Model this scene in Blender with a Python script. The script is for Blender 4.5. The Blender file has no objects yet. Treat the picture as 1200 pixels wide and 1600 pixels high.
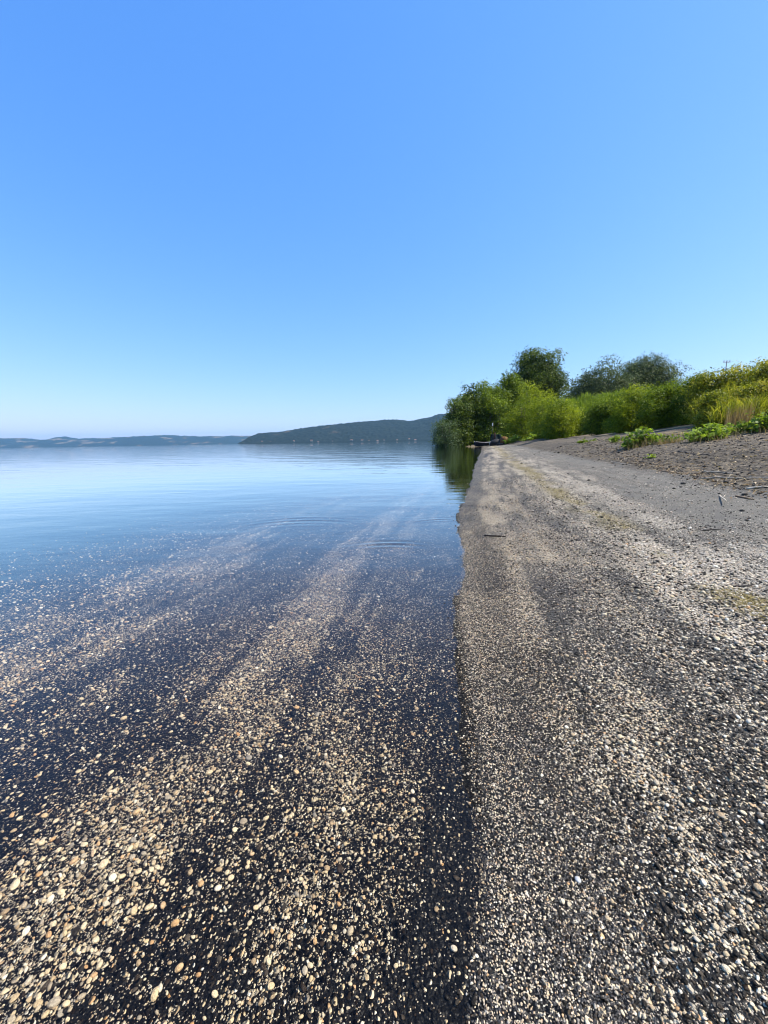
import bpy, math, random
import numpy as np
from mathutils import Vector, Matrix

# ------------------------------------------------------------------ camera, sky, sun, exposure
SC = bpy.context.scene
COL = SC.collection
F_PX, ROLL, PITCH, CAM_H = 600.0, math.radians(1.01), math.radians(10.44), 1.2

cd = bpy.data.cameras.new('camera')
cam = bpy.data.objects.new('camera', cd)
COL.objects.link(cam)
cd.sensor_fit = 'VERTICAL'
cd.sensor_height = 36.0
cd.lens = F_PX / 1600 * 36.0
cd.clip_start = 0.05
cd.clip_end = 60000
cam.location = (0, 0, CAM_H)
cam.rotation_euler = (Matrix.Rotation(math.radians(90) - PITCH, 3, 'X') @ Matrix.Rotation(-ROLL, 3, 'Z')).to_euler()
SC.camera = cam

SUN_EL, SUN_AZ = math.radians(53), math.radians(98)      # azimuth from +Y towards +X
world = bpy.data.worlds.new('World')
SC.world = world
world.use_nodes = True
wn, wl = world.node_tree.nodes, world.node_tree.links
wn.clear()
sky = wn.new('ShaderNodeTexSky')
sky.sky_type = 'NISHITA'
sky.sun_disc = False
sky.sun_elevation = SUN_EL
sky.sun_rotation = SUN_AZ
sky.altitude = 200
sky.air_density = 1.0
sky.dust_density = 0.6
sky.ozone_density = 2.2
bg = wn.new('ShaderNodeBackground')
bg.inputs['Strength'].default_value = 0.12
wo = wn.new('ShaderNodeOutputWorld')
# the phone's rendering of the sky: each channel of the sky texture through its own power curve
sep = wn.new('ShaderNodeSeparateColor'); cmb = wn.new('ShaderNodeCombineColor')
wl.new(sky.outputs[0], sep.inputs[0])
for ch, (l0, out0, g) in enumerate(((.156, .108, 1.10), (.290, .365, .70), (.570, 1.00, .28))):
    a = wn.new('ShaderNodeMath'); a.operation = 'MULTIPLY'; a.inputs[1].default_value = .191 / l0
    b = wn.new('ShaderNodeMath'); b.operation = 'POWER'; b.inputs[1].default_value = g
    c = wn.new('ShaderNodeMath'); c.operation = 'MULTIPLY'; c.inputs[1].default_value = out0 / (.12 * 1.866)
    wl.new(sep.outputs[ch], a.inputs[0]); wl.new(a.outputs[0], b.inputs[0]); wl.new(b.outputs[0], c.inputs[0]); wl.new(c.outputs[0], cmb.inputs[ch])
wl.new(cmb.outputs[0], bg.inputs['Color'])
wl.new(bg.outputs[0], wo.inputs['Surface'])

sd = bpy.data.lights.new('sun', 'SUN')
sd.energy = 5.0
sd.angle = math.radians(0.53)
sd.color = (1.0, 0.94, 0.85)
sun = bpy.data.objects.new('sun', sd)
COL.objects.link(sun)
S_DIR = Vector((math.sin(SUN_AZ) * math.cos(SUN_EL), math.cos(SUN_AZ) * math.cos(SUN_EL), math.sin(SUN_EL)))
sun.rotation_euler = (-S_DIR).to_track_quat('-Z', 'Y').to_euler()
sun.location = (20, -10, 40)

SC.view_settings.view_transform = 'Standard'
SC.view_settings.look = 'None'
SC.view_settings.gamma = 1.0
SC.view_settings.exposure = 0.9
SC.view_settings.use_curve_mapping = False
SC.render.engine = 'CYCLES'
SC.cycles.filter_width = 1.1
SC.cycles.max_bounces = 6
SC.cycles.transparent_max_bounces = 8
SC.cycles.volume_bounces = 0
SC.cycles.caustics_reflective = False
SC.cycles.caustics_refractive = False

rng = np.random.default_rng(7)
random.seed(7)

# ------------------------------------------------------------------ helpers
def tag(o, label=None, cat=None, group=None, kind=None):
    if label: o['label'] = label
    if cat: o['category'] = cat
    if group: o['group'] = group
    if kind: o['kind'] = kind
    return o

def link(name, data, parent=None, mat=None):
    o = bpy.data.objects.new(name, data)
    COL.objects.link(o)
    if parent is not None: o.parent = parent
    if mat is not None: data.materials.append(mat)
    return o

def empty(name, loc=(0, 0, 0), rz=0.0):
    o = bpy.data.objects.new(name, None)
    COL.objects.link(o)
    o.location = loc
    o.rotation_euler = (0, 0, rz)
    o.empty_display_size = 0.2
    return o

def np_mesh(name, V, Fc, attrs=None, smooth=False):
    V = np.asarray(V, dtype=np.float32)
    me = bpy.data.meshes.new(name)
    if isinstance(Fc, np.ndarray):
        k = Fc.shape[1]
        me.vertices.add(len(V))
        me.vertices.foreach_set('co', V.ravel())
        me.loops.add(Fc.size)
        me.loops.foreach_set('vertex_index', Fc.astype(np.int32).ravel())
        me.polygons.add(len(Fc))
        me.polygons.foreach_set('loop_start', np.arange(0, Fc.size, k, dtype=np.int32))
        me.polygons.foreach_set('loop_total', np.full(len(Fc), k, dtype=np.int32))
        me.update(calc_edges=True)
        me.validate()
    else:
        me.from_pydata([tuple(map(float, v)) for v in V], [], Fc)
        me.update()
    if attrs:
        for an, av in attrs.items():
            av = np.asarray(av, dtype=np.float32)
            if av.ndim == 1:
                a = me.attributes.new(an, 'FLOAT', 'POINT'); a.data.foreach_set('value', av)
            else:
                a = me.attributes.new(an, 'FLOAT_VECTOR', 'POINT'); a.data.foreach_set('vector', av.ravel())
    if smooth:
        me.polygons.foreach_set('use_smooth', np.ones(len(me.polygons), dtype=bool))
    return me

def _hash(ix, iy, seed):
    n = (ix.astype(np.int64) * 374761393 + iy.astype(np.int64) * 668265263 + seed * 974634777) & 0xffffffff
    n = ((n ^ (n >> 13)) * 1274126177) & 0xffffffff
    n = (n ^ (n >> 16)) & 0xffffffff
    return n / 4294967295.0

def vnoise(x, y, seed=0):
    x = np.asarray(x, float); y = np.asarray(y, float)
    ix, iy = np.floor(x), np.floor(y)
    fx, fy = x - ix, y - iy
    ux, uy = fx * fx * (3 - 2 * fx), fy * fy * (3 - 2 * fy)
    a, b = _hash(ix, iy, seed), _hash(ix + 1, iy, seed)
    c, d = _hash(ix, iy + 1, seed), _hash(ix + 1, iy + 1, seed)
    return (a * (1 - ux) + b * ux) * (1 - uy) + (c * (1 - ux) + d * ux) * uy

def fbm(x, y, seed=0, octv=4, gain=0.5):
    s, a, t = 0, 1.0, 0
    for i in range(octv):
        s = s + a * vnoise(x * 2 ** i + 17.3 * i, y * 2 ** i - 9.1 * i, seed + i)
        t += a; a *= gain
    return s / t

def smooth01(a, b, x):
    t = np.clip((x - a) / (b - a), 0, 1)
    return t * t * (3 - 2 * t)

# ------------------------------------------------------------------ layout of the shore
# u = metres inland from the waterline (negative = out in the lake), y = metres ahead
SY = np.array([-12000, -300, -60, -5, .3, .59, .82, 1.1, 1.58, 2.05, 2.41, 2.9, 3.64, 4.6, 6.39, 9.99, 17.07, 28, 40.58, 56, 66, 69, 72, 75, 80, 90, 110, 200, 1000, 14000], float)
SX = np.array([-1500, -40, -8, -.45, .115, .19, .25, .32, .395, .455, .49, .60, .77, .92, 1.27, 2.27, 4.03, 6.9, 10.27, 14.2, 16.7, 16.3, 14.0, 12.2, 11.9, 13.5, 20, 60, 320, 4400], float)
def shore_x(y): return np.interp(y, SY, SX)
PU = np.array([-12000, -400, -100, -30, -10, -6, -3, -1, 0, 1, 2, 4, 4.6, 6, 7.5, 9, 11, 14, 18, 25, 60, 400, 12000], float)
PZ = np.array([-12, -12, -8, -3, -.9, -.5, -.22, -.06, 0, .11, .2, .38, .50, .86, 1.05, 1.2, 1.42, 1.9, 2.5, 3.0, 3.4, 6, 30], float)
def ground_z(x, y):
    x = np.asarray(x, float); y = np.asarray(y, float)
    u = x - shore_x(y)
    z = np.interp(u, PU, PZ)
    amp = np.interp(u, [-30, -3, -.3, 0, .5, 2, 3.8, 4.6, 8, 12, 40], [.10, .02, .004, .002, .006, .014, .02, .08, .10, .12, .5])
    z = z + amp * (fbm(x * 1.3, y * 1.3, 3, 3) - .5)
    a2 = np.interp(u, [-1, 0, .6, 3.9, 4.5, 9, 12], [.004, .002, .006, .008, .07, .06, .03])
    z = z + a2 * (fbm(x * 5.5, y * 5.5, 11, 3) - .5)
    z = z + np.interp(u, [-.2, 0, .2], [0, .006, 0]) * (fbm(x * 9, y * 7, 23, 2) - .5)
    a3 = np.interp(u, [-.4, 0, .4], [0, .020, 0])                # little tongues of the waterline
    z = z + a3 * (fbm(x * 2 + 5, y * 1.6, 21, 2) - .5)
    return z

def axis(pts):
    out = []
    for (a, b, step0, step1) in pts:
        n = max(2, int(round((b - a) / ((step0 + step1) / 2))))
        t = np.linspace(0, 1, n, endpoint=False)
        r = step1 / step0
        w = (r ** t - 1) / (r - 1) if abs(r - 1) > 1e-3 else t
        out.append(a + (b - a) * w)
    out.append(np.array([pts[-1][1]]))
    return np.concatenate(out)

yl = axis([(-12000, -300, 4000, 200), (-300, -4, 60, 1), (-4, .2, 1, .06), (.2, 4, .04, .05), (4, 12, .05, .12), (12, 40, .12, .5), (40, 100, .5, 1.5), (100, 1000, 3, 80), (1000, 14000, 100, 3000)])
ul_b = axis([(0, 6, .04, .06), (6, 14, .06, .2), (14, 60, .25, 3), (60, 12000, 10, 3000)])
ul_l = -axis([(0, 4, .04, .06), (4, 12, .07, .5), (12, 100, 1, 12), (100, 12000, 30, 3000)])[::-1]

# what covers the ground at each spot: share of pale pebbles, dryness, weed, loose soil
def cover(x, y):
    u = x - shore_x(y)
    uw = u + .10 * (fbm(x * 1.1, y * .55, 31, 3) - .5) * 2
    big = fbm(x * .9 + 3, y * .45, 41, 3)
    sm = fbm(x * 4.5, y * 2.6, 51, 3)
    dens = np.interp(uw, [-12, -7, -5, -4.2, -3.5, -2.9, -2.3, -1.95, -1.7, -1.45, -1.15, -.98, -.86, -.74, -.5, -.15, -.02, .06, .26, .36, .6, .85, 1.05, 1.25, 1.6, 1.78, 1.9, 2.3, 2.8, 3.6, 4.2, 9, 14],
                         [.02, .08, .12, .18, .34, .28, .18, .18, .08, .38, .70, .46, .06, .36, .24, .15, .12, .10, .12, .42, .56, .44, .36, .70, .80, .50, .30, .42, .20, .10, .10, .08, .04])
    st_ = fbm(u * 8 + .4 * fbm(x * 2, y * 2, 57, 2), y * 1.1, 56, 3)
    under = u < 0
    dens = dens * np.clip(.35 + 1.3 * big, .4, 1.5) * np.clip(np.where(under, -.25 + 2.5 * sm, .2 + 1.6 * sm), .15, 1.9) * np.clip(-.35 + 2.7 * st_, .25, 1.8)
    dens = dens * np.where(under, np.interp(y, [2, 4, 8], [1, .85, .55]), 1)
    dens = np.where((u > .0) & (u < .5), np.maximum(dens, np.interp(y, [1.2, 2.2], [0, .30]) * np.clip(.15 + 1.3 * sm, 0, 1)), dens)
    sandp = smooth01(.56, .66, fbm(x * 1.3 + 40, y * .5 + 9, 61, 2)) * np.interp(u, [0, .4, .6, 1.0, 1.1, 2, 2.3, 3.5], [0, 0, .6, .6, .1, .2, .6, .6])
    dens = dens * (1 - .75 * sandp)
    dry = np.interp(uw, [-1, .25, .5, 1.0, 1.3, 2.3, 4, 5, 9], [0, .0, .08, .18, .5, .9, 1, .8, .9]) 
    stripe = fbm(u * 3.2 + .3 * big, y * .22, 66, 3)
    dens = np.where(u > .35, dens * np.clip(-.5 + 3.0 * stripe, .12, 1.5), dens)
    dens = np.where(under, np.minimum(dens, .52) ** 1.15 * .74 + .06 * np.interp(u, [-8, -5, -.2, 0], [0, 1, 1, 0]), dens)
    dry = np.clip(dry + .3 * sandp, 0, 1)
    weed = np.exp(-((u - 1.80 - .12 * (fbm(y * .8, x * 0, 71, 2) - .5)) / np.interp(y, [1, 4, 10, 30], [.13, .15, .2, .4])) ** 2) * smooth01(.34, .54, fbm(x * 2.2, y * 1.1, 81, 3)) * np.interp(y, [1.5, 2.2, 30], [0, 1, .8])
    soil = smooth01(4.0, 4.5, u + .5 * (fbm(x * 1.2, y * .7, 91, 3) - .5))
    straw = smooth01(9.5, 11.5, u) * smooth01(.35, .6, fbm(x * .5, y * .5, 95, 3))
    return dens, dry, np.clip(weed, 0, 1), soil, straw

def sheet(name, ul, mat, label=None):
    U, Yg = np.meshgrid(ul, yl)
    X = shore_x(Yg) + U
    x, y = X.ravel(), Yg.ravel()
    z = ground_z(x, y)
    n0, n1 = U.shape
    idx = np.arange(n0 * n1).reshape(n0, n1)
    Fc = np.stack([idx[:-1, :-1], idx[:-1, 1:], idx[1:, 1:], idx[1:, :-1]], -1).reshape(-1, 4)
    d, dr, w, s, st = cover(x, y)
    me = np_mesh(name, np.stack([x, y, z], -1), Fc, dict(dens=d, dry=dr, weed=w, soil=s, straw=st, along=U.ravel()), smooth=True)
    return tag(link(name, me, mat=mat), kind='structure')

# ------------------------------------------------------------------ materials
class NT:
    def __init__(s, name):
        s.m = bpy.data.materials.new(name); s.m.use_nodes = True
        s.t = s.m.node_tree; s.t.nodes.clear()
        s.out = s.t.nodes.new('ShaderNodeOutputMaterial')
    def n(s, typ, **kw):
        nd = s.t.nodes.new('ShaderNode' + typ)
        for k, v in kw.items():
            if k.startswith('i_'): nd.inputs[k[2:].replace('_', ' ')].default_value = v
            else: setattr(nd, k, v)
        return nd
    def l(s, a, b): s.t.links.new(a, b)
    def attr(s, name, typ='GEOMETRY', out='Fac'):
        a = s.n('Attribute', attribute_name=name, attribute_type=typ); return a.outputs[out]
    def math(s, op, a, b=None, c=None, clamp=False):
        nd = s.n('Math', operation=op, use_clamp=clamp)
        for i, v in enumerate((a, b, c)):
            if v is None: continue
            if isinstance(v, (int, float)): nd.inputs[i].default_value = v
            else: s.l(v, nd.inputs[i])
        return nd.outputs[0]
    def mix(s, fac, a, b, mode='MIX'):
        nd = s.n('Mix', data_type='RGBA', blend_type=mode)
        for i, v in ((0, fac), (6, a), (7, b)):
            if isinstance(v, (int, float)): nd.inputs[i].default_value = v
            elif isinstance(v, tuple): nd.inputs[i].default_value = (*v, 1)
            else: s.l(v, nd.inputs[i])
        return nd.outputs[2]
    def ramp(s, fac, stops, interp='LINEAR'):
        nd = s.n('ValToRGB'); nd.color_ramp.interpolation = interp
        cr = nd.color_ramp
        while len(cr.elements) < len(stops): cr.elements.new(.5)
        for e, (p, c) in zip(cr.elements, stops):
            e.position = p; e.color = (*c, 1)
        s.l(fac, nd.inputs[0]); return nd.outputs[0]

PALE = [(0.0, (.32, .235, .145)), (.20, (.54, .43, .27)), (.42, (.66, .56, .39)), (.56, (.28, .235, .18)), (.70, (.80, .73, .58)), (.80, (.46, .26, .11)), (.86, (.60, .47, .29)), (.92, (.24, .225, .20)), (1.0, (.60, .50, .34))]
DARK = [(0.0, (.005, .0043, .0036)), (.35, (.012, .0098, .0075)), (.6, (.032, .026, .019)), (.8, (.026, .016, .009)), (1.0, (.088, .074, .056))]

def ground_mat(name, wet):
    t = NT(name)
    tc = t.n('TexCoord').outputs['Object']
    dens, dry, weed, soil, straw = [t.attr(a) for a in ('dens', 'dry', 'weed', 'soil', 'straw')]
    # sand and grit under everything
    n1 = t.n('TexNoise', i_Scale=260.0, i_Detail=3.0, i_Roughness=.7); t.l(tc, n1.inputs['Vector'])
    n2 = t.n('TexNoise', i_Scale=3.0, i_Detail=5.0); t.l(tc, n2.inputs['Vector'])
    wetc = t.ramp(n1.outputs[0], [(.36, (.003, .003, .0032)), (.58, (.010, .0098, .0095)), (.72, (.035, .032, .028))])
    dryc = t.ramp(n1.outputs[0], [(.34, (.026, .024, .020)), (.52, (.100, .093, .078)), (.68, (.24, .22, .18))])
    base = t.mix(dry, wetc, dryc)
    lf = t.ramp(n2.outputs[0], [(.3, (.72, .72, .74)), (.7, (1.18, 1.15, 1.1))])
    base = t.mix(1.0, base, lf, 'MULTIPLY')
    # pebbles of three sizes
    col, hgt = base, None
    for i, (sc, rad, k) in enumerate(((300.0, .40, .9), (125.0, .40, 1.0), (62.0, .32, .42))):
        mp = t.n('Mapping'); mp.inputs['Location'].default_value = (3.1 * i, 1.7 * i, 0); t.l(tc, mp.inputs['Vector'])
        dn = t.n('TexNoise', i_Scale=sc * .7, i_Detail=1.0); t.l(mp.outputs[0], dn.inputs['Vector'])
        ma = t.n('VectorMath', operation='MULTIPLY_ADD')
        t.l(dn.outputs['Color'], ma.inputs[0]); ma.inputs[1].default_value = (1.0 / sc,) * 3; t.l(mp.outputs[0], ma.inputs[2])
        v = t.n('TexVoronoi', voronoi_dimensions='2D', feature='F1', i_Scale=sc, i_Randomness=.95); t.l(ma.outputs[0], v.inputs['Vector'])
        sep = t.n('SeparateColor'); t.l(v.outputs['Color'], sep.inputs[0])
        r, g, b = sep.outputs[0], sep.outputs[1], sep.outputs[2]
        inside = t.math('LESS_THAN', v.outputs['Distance'], rad + .05)
        present = t.math('LESS_THAN', r, t.math('MULTIPLY', dens, k))
        darkp = t.math('MULTIPLY', t.math('GREATER_THAN', r, .80), t.math('GREATER_THAN', dens, .08))
        pc = t.mix(t.math('MULTIPLY', dry, .40), t.ramp(g, PALE), (.70, .66, .59)); dc = t.ramp(b, DARK)
        if wet: dc = t.mix(1.0, dc, (.5, .5, .5), 'MULTIPLY')
        if i == 0:
            pc = t.mix(.4, pc, (.22, .2, .18))
        m1 = t.math('MULTIPLY', inside, present); m2 = t.math('MULTIPLY', inside, darkp)
        col = t.mix(m2, col, dc); col = t.mix(m1, col, pc)
        hh = t.math('MULTIPLY', t.math('SUBTRACT', 1.0, v.outputs['Distance']), (.5, 1.0, 1.6)[i] / sc * 1.2)
        hh = t.math('MULTIPLY', hh, t.math('ADD', t.math('MULTIPLY', t.math('MAXIMUM', m1, m2), .8), .2))
        hgt = hh if hgt is None else t.math('ADD', hgt, hh)
    # a bleached film on dry stones
    col = t.mix(t.math('MULTIPLY', dry, .14), col, (.26, .25, .225))
    # loose dark soil with straw coloured bits
    n3 = t.n('TexNoise', i_Scale=9.0, i_Detail=8.0, i_Roughness=.72); t.l(tc, n3.inputs['Vector'])
    sc_ = t.ramp(n3.outputs[0], [(.34, (.020, .017, .013)), (.47, (.085, .070, .051)), (.58, (.165, .137, .10)), (.72, (.32, .26, .18))])
    col = t.mix(soil, col, sc_)
    n4 = t.n('TexNoise', i_Scale=30.0, i_Detail=6.0); t.l(tc, n4.inputs['Vector'])
    wc = t.ramp(n4.outputs[0], [(.35, (.09, .065, .02)), (.55, (.26, .20, .07)), (.7, (.42, .36, .17))])
    wf = t.math('MULTIPLY', t.math('MULTIPLY', weed, 1.6, clamp=True), t.math('MULTIPLY', t.math('SUBTRACT', n4.outputs[0], .36), 5.0, clamp=True), clamp=True)
    col = t.mix(t.math('MULTIPLY', wf, .8), col, wc)
    col = t.mix(t.math('MULTIPLY', straw, .9), col, t.ramp(n4.outputs[0], [(.3, (.22, .17, .09)), (.7, (.46, .37, .22))]))
    if wet:   # silt where the lake deepens, its blue painted in for light scattered by the water
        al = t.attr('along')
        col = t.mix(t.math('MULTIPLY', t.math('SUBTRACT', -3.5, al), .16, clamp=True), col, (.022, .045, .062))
        pass
    bp = t.n('Bump', i_Strength=1.0, i_Distance=1.0); t.l(hgt, bp.inputs['Height'])
    bp2 = t.n('Bump', i_Strength=.9, i_Distance=.05)
    t.l(t.math('MULTIPLY', n3.outputs[0], t.math('ADD', t.math('MULTIPLY', soil, .95), .05)), bp2.inputs['Height']); t.l(bp.outputs[0], bp2.inputs['Normal'])
    p = t.n('BsdfPrincipled')
    t.l(col, p.inputs['Base Color']); t.l(bp2.outputs[0], p.inputs['Normal'])
    t.l(t.math('ADD', t.math('MULTIPLY', dry, .55), .35, clamp=True), p.inputs['Roughness'])
    p.inputs['Specular IOR Level'].default_value = .05 if wet else .15
    t.l(p.outputs[0], t.out.inputs[0])
    return t.m

def pebble_mat(name, src, rough=.55, spec=.14):
    # src 'inst': tone and wetness ride on each instance; 'obj': from the object's own random number
    t = NT(name)
    if src == 'inst':
        tone, wet = t.attr('tone', 'INSTANCER'), t.attr('dryness', 'INSTANCER')
    else:
        oi = t.n('ObjectInfo'); tone = t.math('MULTIPLY', oi.outputs['Random'], .9); wet = None
    pale = t.ramp(t.math('FRACT', t.math('MULTIPLY', tone, 7.31)), PALE)
    dark = t.ramp(t.math('FRACT', t.math('MULTIPLY', tone, 5.77)), DARK)
    isd = t.math('GREATER_THAN', tone, 1.0)
    col = t.mix(isd, pale, dark)
    tc = t.n('TexCoord').outputs['Object']
    n = t.n('TexNoise', i_Scale=2.5, i_Detail=4.0); t.l(tc, n.inputs['Vector'])
    col = t.mix(1.0, col, t.ramp(n.outputs[0], [(.3, (.68, .66, .64)), (.7, (1.15, 1.13, 1.1))]), 'MULTIPLY')
    p = t.n('BsdfPrincipled', i_Roughness=rough)
    if wet is not None:
        pale2 = t.mix(t.math('MULTIPLY', wet, .40), col, (.70, .66, .59)); dark2 = t.mix(t.math('MULTIPLY', wet, .10), col, (.25, .24, .22))
        col = t.mix(isd, pale2, dark2)
        t.l(t.math('ADD', t.math('MULTIPLY', wet, .45), .3), p.inputs['Roughness'])
    p.inputs['Specular IOR Level'].default_value = spec
    t.l(col, p.inputs['Base Color'])
    bp = t.n('Bump', i_Strength=.3, i_Distance=.15); t.l(n.outputs[0], bp.inputs['Height']); t.l(bp.outputs[0], p.inputs['Normal'])
    t.l(p.outputs[0], t.out.inputs[0])
    return t.m

def water_mat():
    t = NT('lake water')
    tc = t.n('TexCoord').outputs['Object']
    def nz(scx, scy, det, amp):
        mp = t.n('Mapping'); mp.inputs['Scale'].default_value = (scx, scy, 1); t.l(tc, mp.inputs['Vector'])
        n = t.n('TexNoise', i_Scale=1.0, i_Detail=det, i_Roughness=.5); t.l(mp.outputs[0], n.inputs['Vector'])
        return t.math('MULTIPLY', n.outputs[0], amp)
    geo = t.n('NewGeometry'); sp = t.n('SeparateXYZ'); t.l(geo.outputs['Position'], sp.inputs[0])
    far = t.math('MULTIPLY', t.math('SUBTRACT', sp.outputs[1], 6.0), .03, clamp=True)
    h = t.math('ADD', nz(.5, 1.1, 3, .012), nz(1.5, 4.0, 3, .0022))
    h = t.math('ADD', h, nz(6, 12, 2, .0006))
    h = t.math('ADD', h, t.math('MULTIPLY', nz(.10, .55, 4, .05), far))
    bp = t.n('Bump', i_Strength=1.0, i_Distance=1.0); t.l(h, bp.inputs['Height'])
    fr = t.n('Fresnel', i_IOR=1.33); t.l(bp.outputs[0], fr.inputs['Normal'])
    gl = t.n('BsdfGlossy', i_Roughness=.02); gl.inputs['Color'].default_value = (.97, .99, 1, 1); t.l(bp.outputs[0], gl.inputs['Normal'])
    tr = t.n('BsdfTransparent'); tr.inputs['Color'].default_value = (.97, .97, .95, 1)
    mx = t.n('MixShader'); t.l(t.math('SUBTRACT', t.math('MULTIPLY', fr.outputs[0], 1.7), .023, clamp=True), mx.inputs[0]); t.l(tr.outputs[0], mx.inputs[1]); t.l(gl.outputs[0], mx.inputs[2])
    t.l(mx.outputs[0], t.out.inputs[0])
    return t.m

def leaf_mat(name, lo, hi, trans=.35, hue2=None):
    t = NT(name)
    v = t.attr('tone')
    stops = [(0, lo), (1, hi)] if hue2 is None else [(0, lo), (.7, hi), (1, hue2)]
    c = t.ramp(v, stops)
    p = t.n('BsdfPrincipled', i_Roughness=.5); p.inputs['Specular IOR Level'].default_value = .12
    t.l(c, p.inputs['Base Color'])
    tr = t.n('BsdfTranslucent'); t.l(t.mix(1.0, c, (1.25, 1.25, .55), 'MULTIPLY'), tr.inputs['Color'])
    mx = t.n('MixShader'); mx.inputs[0].default_value = trans
    t.l(p.outputs[0], mx.inputs[1]); t.l(tr.outputs[0], mx.inputs[2]); t.l(mx.outputs[0], t.out.inputs[0])
    return t.m

def plain(name, col, rough=.7, noise=6.0, amt=.25, spec=.3):
    t = NT(name)
    tc = t.n('TexCoord').outputs['Object']
    n = t.n('TexNoise', i_Scale=noise, i_Detail=5.0); t.l(tc, n.inputs['Vector'])
    c = t.mix(1.0, col, t.ramp(n.outputs[0], [(.3, (1 - amt,) * 3), (.7, (1 + amt,) * 3)]), 'MULTIPLY')
    p = t.n('BsdfPrincipled', i_Roughness=rough); p.inputs['Specular IOR Level'].default_value = spec
    t.l(c, p.inputs['Base Color'])
    bp = t.n('Bump', i_Strength=.3, i_Distance=.02); t.l(n.outputs[0], bp.inputs['Height']); t.l(bp.outputs[0], p.inputs['Normal'])
    t.l(p.outputs[0], t.out.inputs[0])
    return t.m

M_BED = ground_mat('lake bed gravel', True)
M_BEACH = ground_mat('beach gravel', False)
M_PEB = pebble_mat('pebble mix', 'inst')
M_PEBO = pebble_mat('pebble pale', 'obj', .45)
M_GRIT = pebble_mat('wet grit', 'inst', .2, .7)
M_WATER = water_mat()
M_BARK = plain('bark', (.12, .095, .07), .9, 12)
M_TWIGD = plain('dark wet wood', (.028, .022, .018), .7, 40)
M_TWIGP = plain('bleached wood', (.52, .44, .33), .8, 40)
M_TWIGB = plain('brown wood', (.20, .13, .075), .8, 40)
M_ROCK = plain('black rock', (.010, .010, .011), .7, 2, .6)

# ------------------------------------------------------------------ ground, lake bed and water
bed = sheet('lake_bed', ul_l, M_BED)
beach = sheet('beach', ul_b, M_BEACH)

def build_water():
    xs = axis([(-14000, -200, 4000, 100), (-200, -8, 60, 1), (-8, -2.6, .5, .05), (-2.6, 1.5, .022, .022), (1.5, 6, .05, .5), (6, 60, 1, 10), (60, 14000, 50, 5000)])
    ys = axis([(-12000, -50, 4000, 40), (-50, .2, 20, .1), (.2, 2.0, .05, .025), (2.0, 6.5, .022, .03), (6.5, 30, .05, 1), (30, 200, 2, 20), (200, 14000, 50, 3000)])
    X, Y = np.meshgrid(xs, ys)
    x, y = X.ravel(), Y.ravel()
    z = np.zeros_like(x)
    fade = smooth01(14, 5, np.hypot(x, y))
    z += fade * .007 * (fbm(x * .9 + .35 * y, y * 1.3, 101, 2) - .5)
    # rings left by small things touching the surface
    def ring(cx, cy, r0, w, lam, amp, ang, wid):
        r = np.hypot(x - cx, y - cy); a = np.arctan2(y - cy, x - cx)
        da = np.abs((a - ang + np.pi) % (2 * np.pi) - np.pi)
        return amp * np.sin(2 * np.pi * (r - r0) / lam) * np.exp(-((r - r0) / w) ** 2) * np.exp(-(da / wid) ** 2)
    z += ring(.02, 3.55, .85, .16, .17, .0042, math.radians(88), .36)
    z += ring(-1.2, 4.6, 1.3, .35, .22, .0022, math.radians(95), .5)
    z += ring(.85, 5.3, .5, .14, .16, .0028, math.radians(100), .5)
    z += ring(.7, 8.0, .8, .3, .3, .0030, math.radians(80), .6)
    z += .0025 * np.exp(-(((x - .12) / .10) ** 2 + ((y - 2.43) / .05) ** 2))
    n0, n1 = X.shape
    idx = np.arange(n0 * n1).reshape(n0, n1)
    Fc = np.stack([idx[:-1, :-1], idx[:-1, 1:], idx[1:, 1:], idx[1:, :-1]], -1).reshape(-1, 4)
    me = np_mesh('lake_water', np.stack([x, y, z], -1), Fc, smooth=True)
    return tag(link('lake_water', me, mat=M_WATER), kind='structure')
build_water()

# ------------------------------------------------------------------ far shore
def hill(name, x0, x1, y0, depth, crest, mat, nx, ny, rough, seed):
    xs = np.linspace(x0, x1, nx); v = np.linspace(0, 1, ny) ** 1.3
    X, Vv = np.meshgrid(xs, v)
    front = y0 + 90 * (fbm(X / 500, X * 0, seed, 3) - .5)
    c = crest(X)
    prof = np.where(Vv < .55, np.sin(Vv / .55 * np.pi / 2) ** .9, np.cos((Vv - .55) / .45 * np.pi / 2))
    Yw = front + Vv * depth
    z = c * prof * (.82 + .36 * fbm(X / 260, Yw / 260, seed + 5, 4))
    clump = fbm(X / 16, Yw / 16, seed + 9, 2) - .5
    z = z + rough * clump * smooth01(0, .06, Vv) * (c > 4) * 2 - 3 * (Vv <= 0)
    n0, n1 = X.shape
    idx = np.arange(n0 * n1).reshape(n0, n1)
    Fc = np.stack([idx[:-1, :-1], idx[:-1, 1:], idx[1:, 1:], idx[1:, :-1]], -1).reshape(-1, 4)
    me = np_mesh(name, np.stack([X.ravel(), Yw.ravel(), z.ravel()], -1), Fc, smooth=False)
    return tag(link(name, me, mat=mat), kind='structure')

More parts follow.
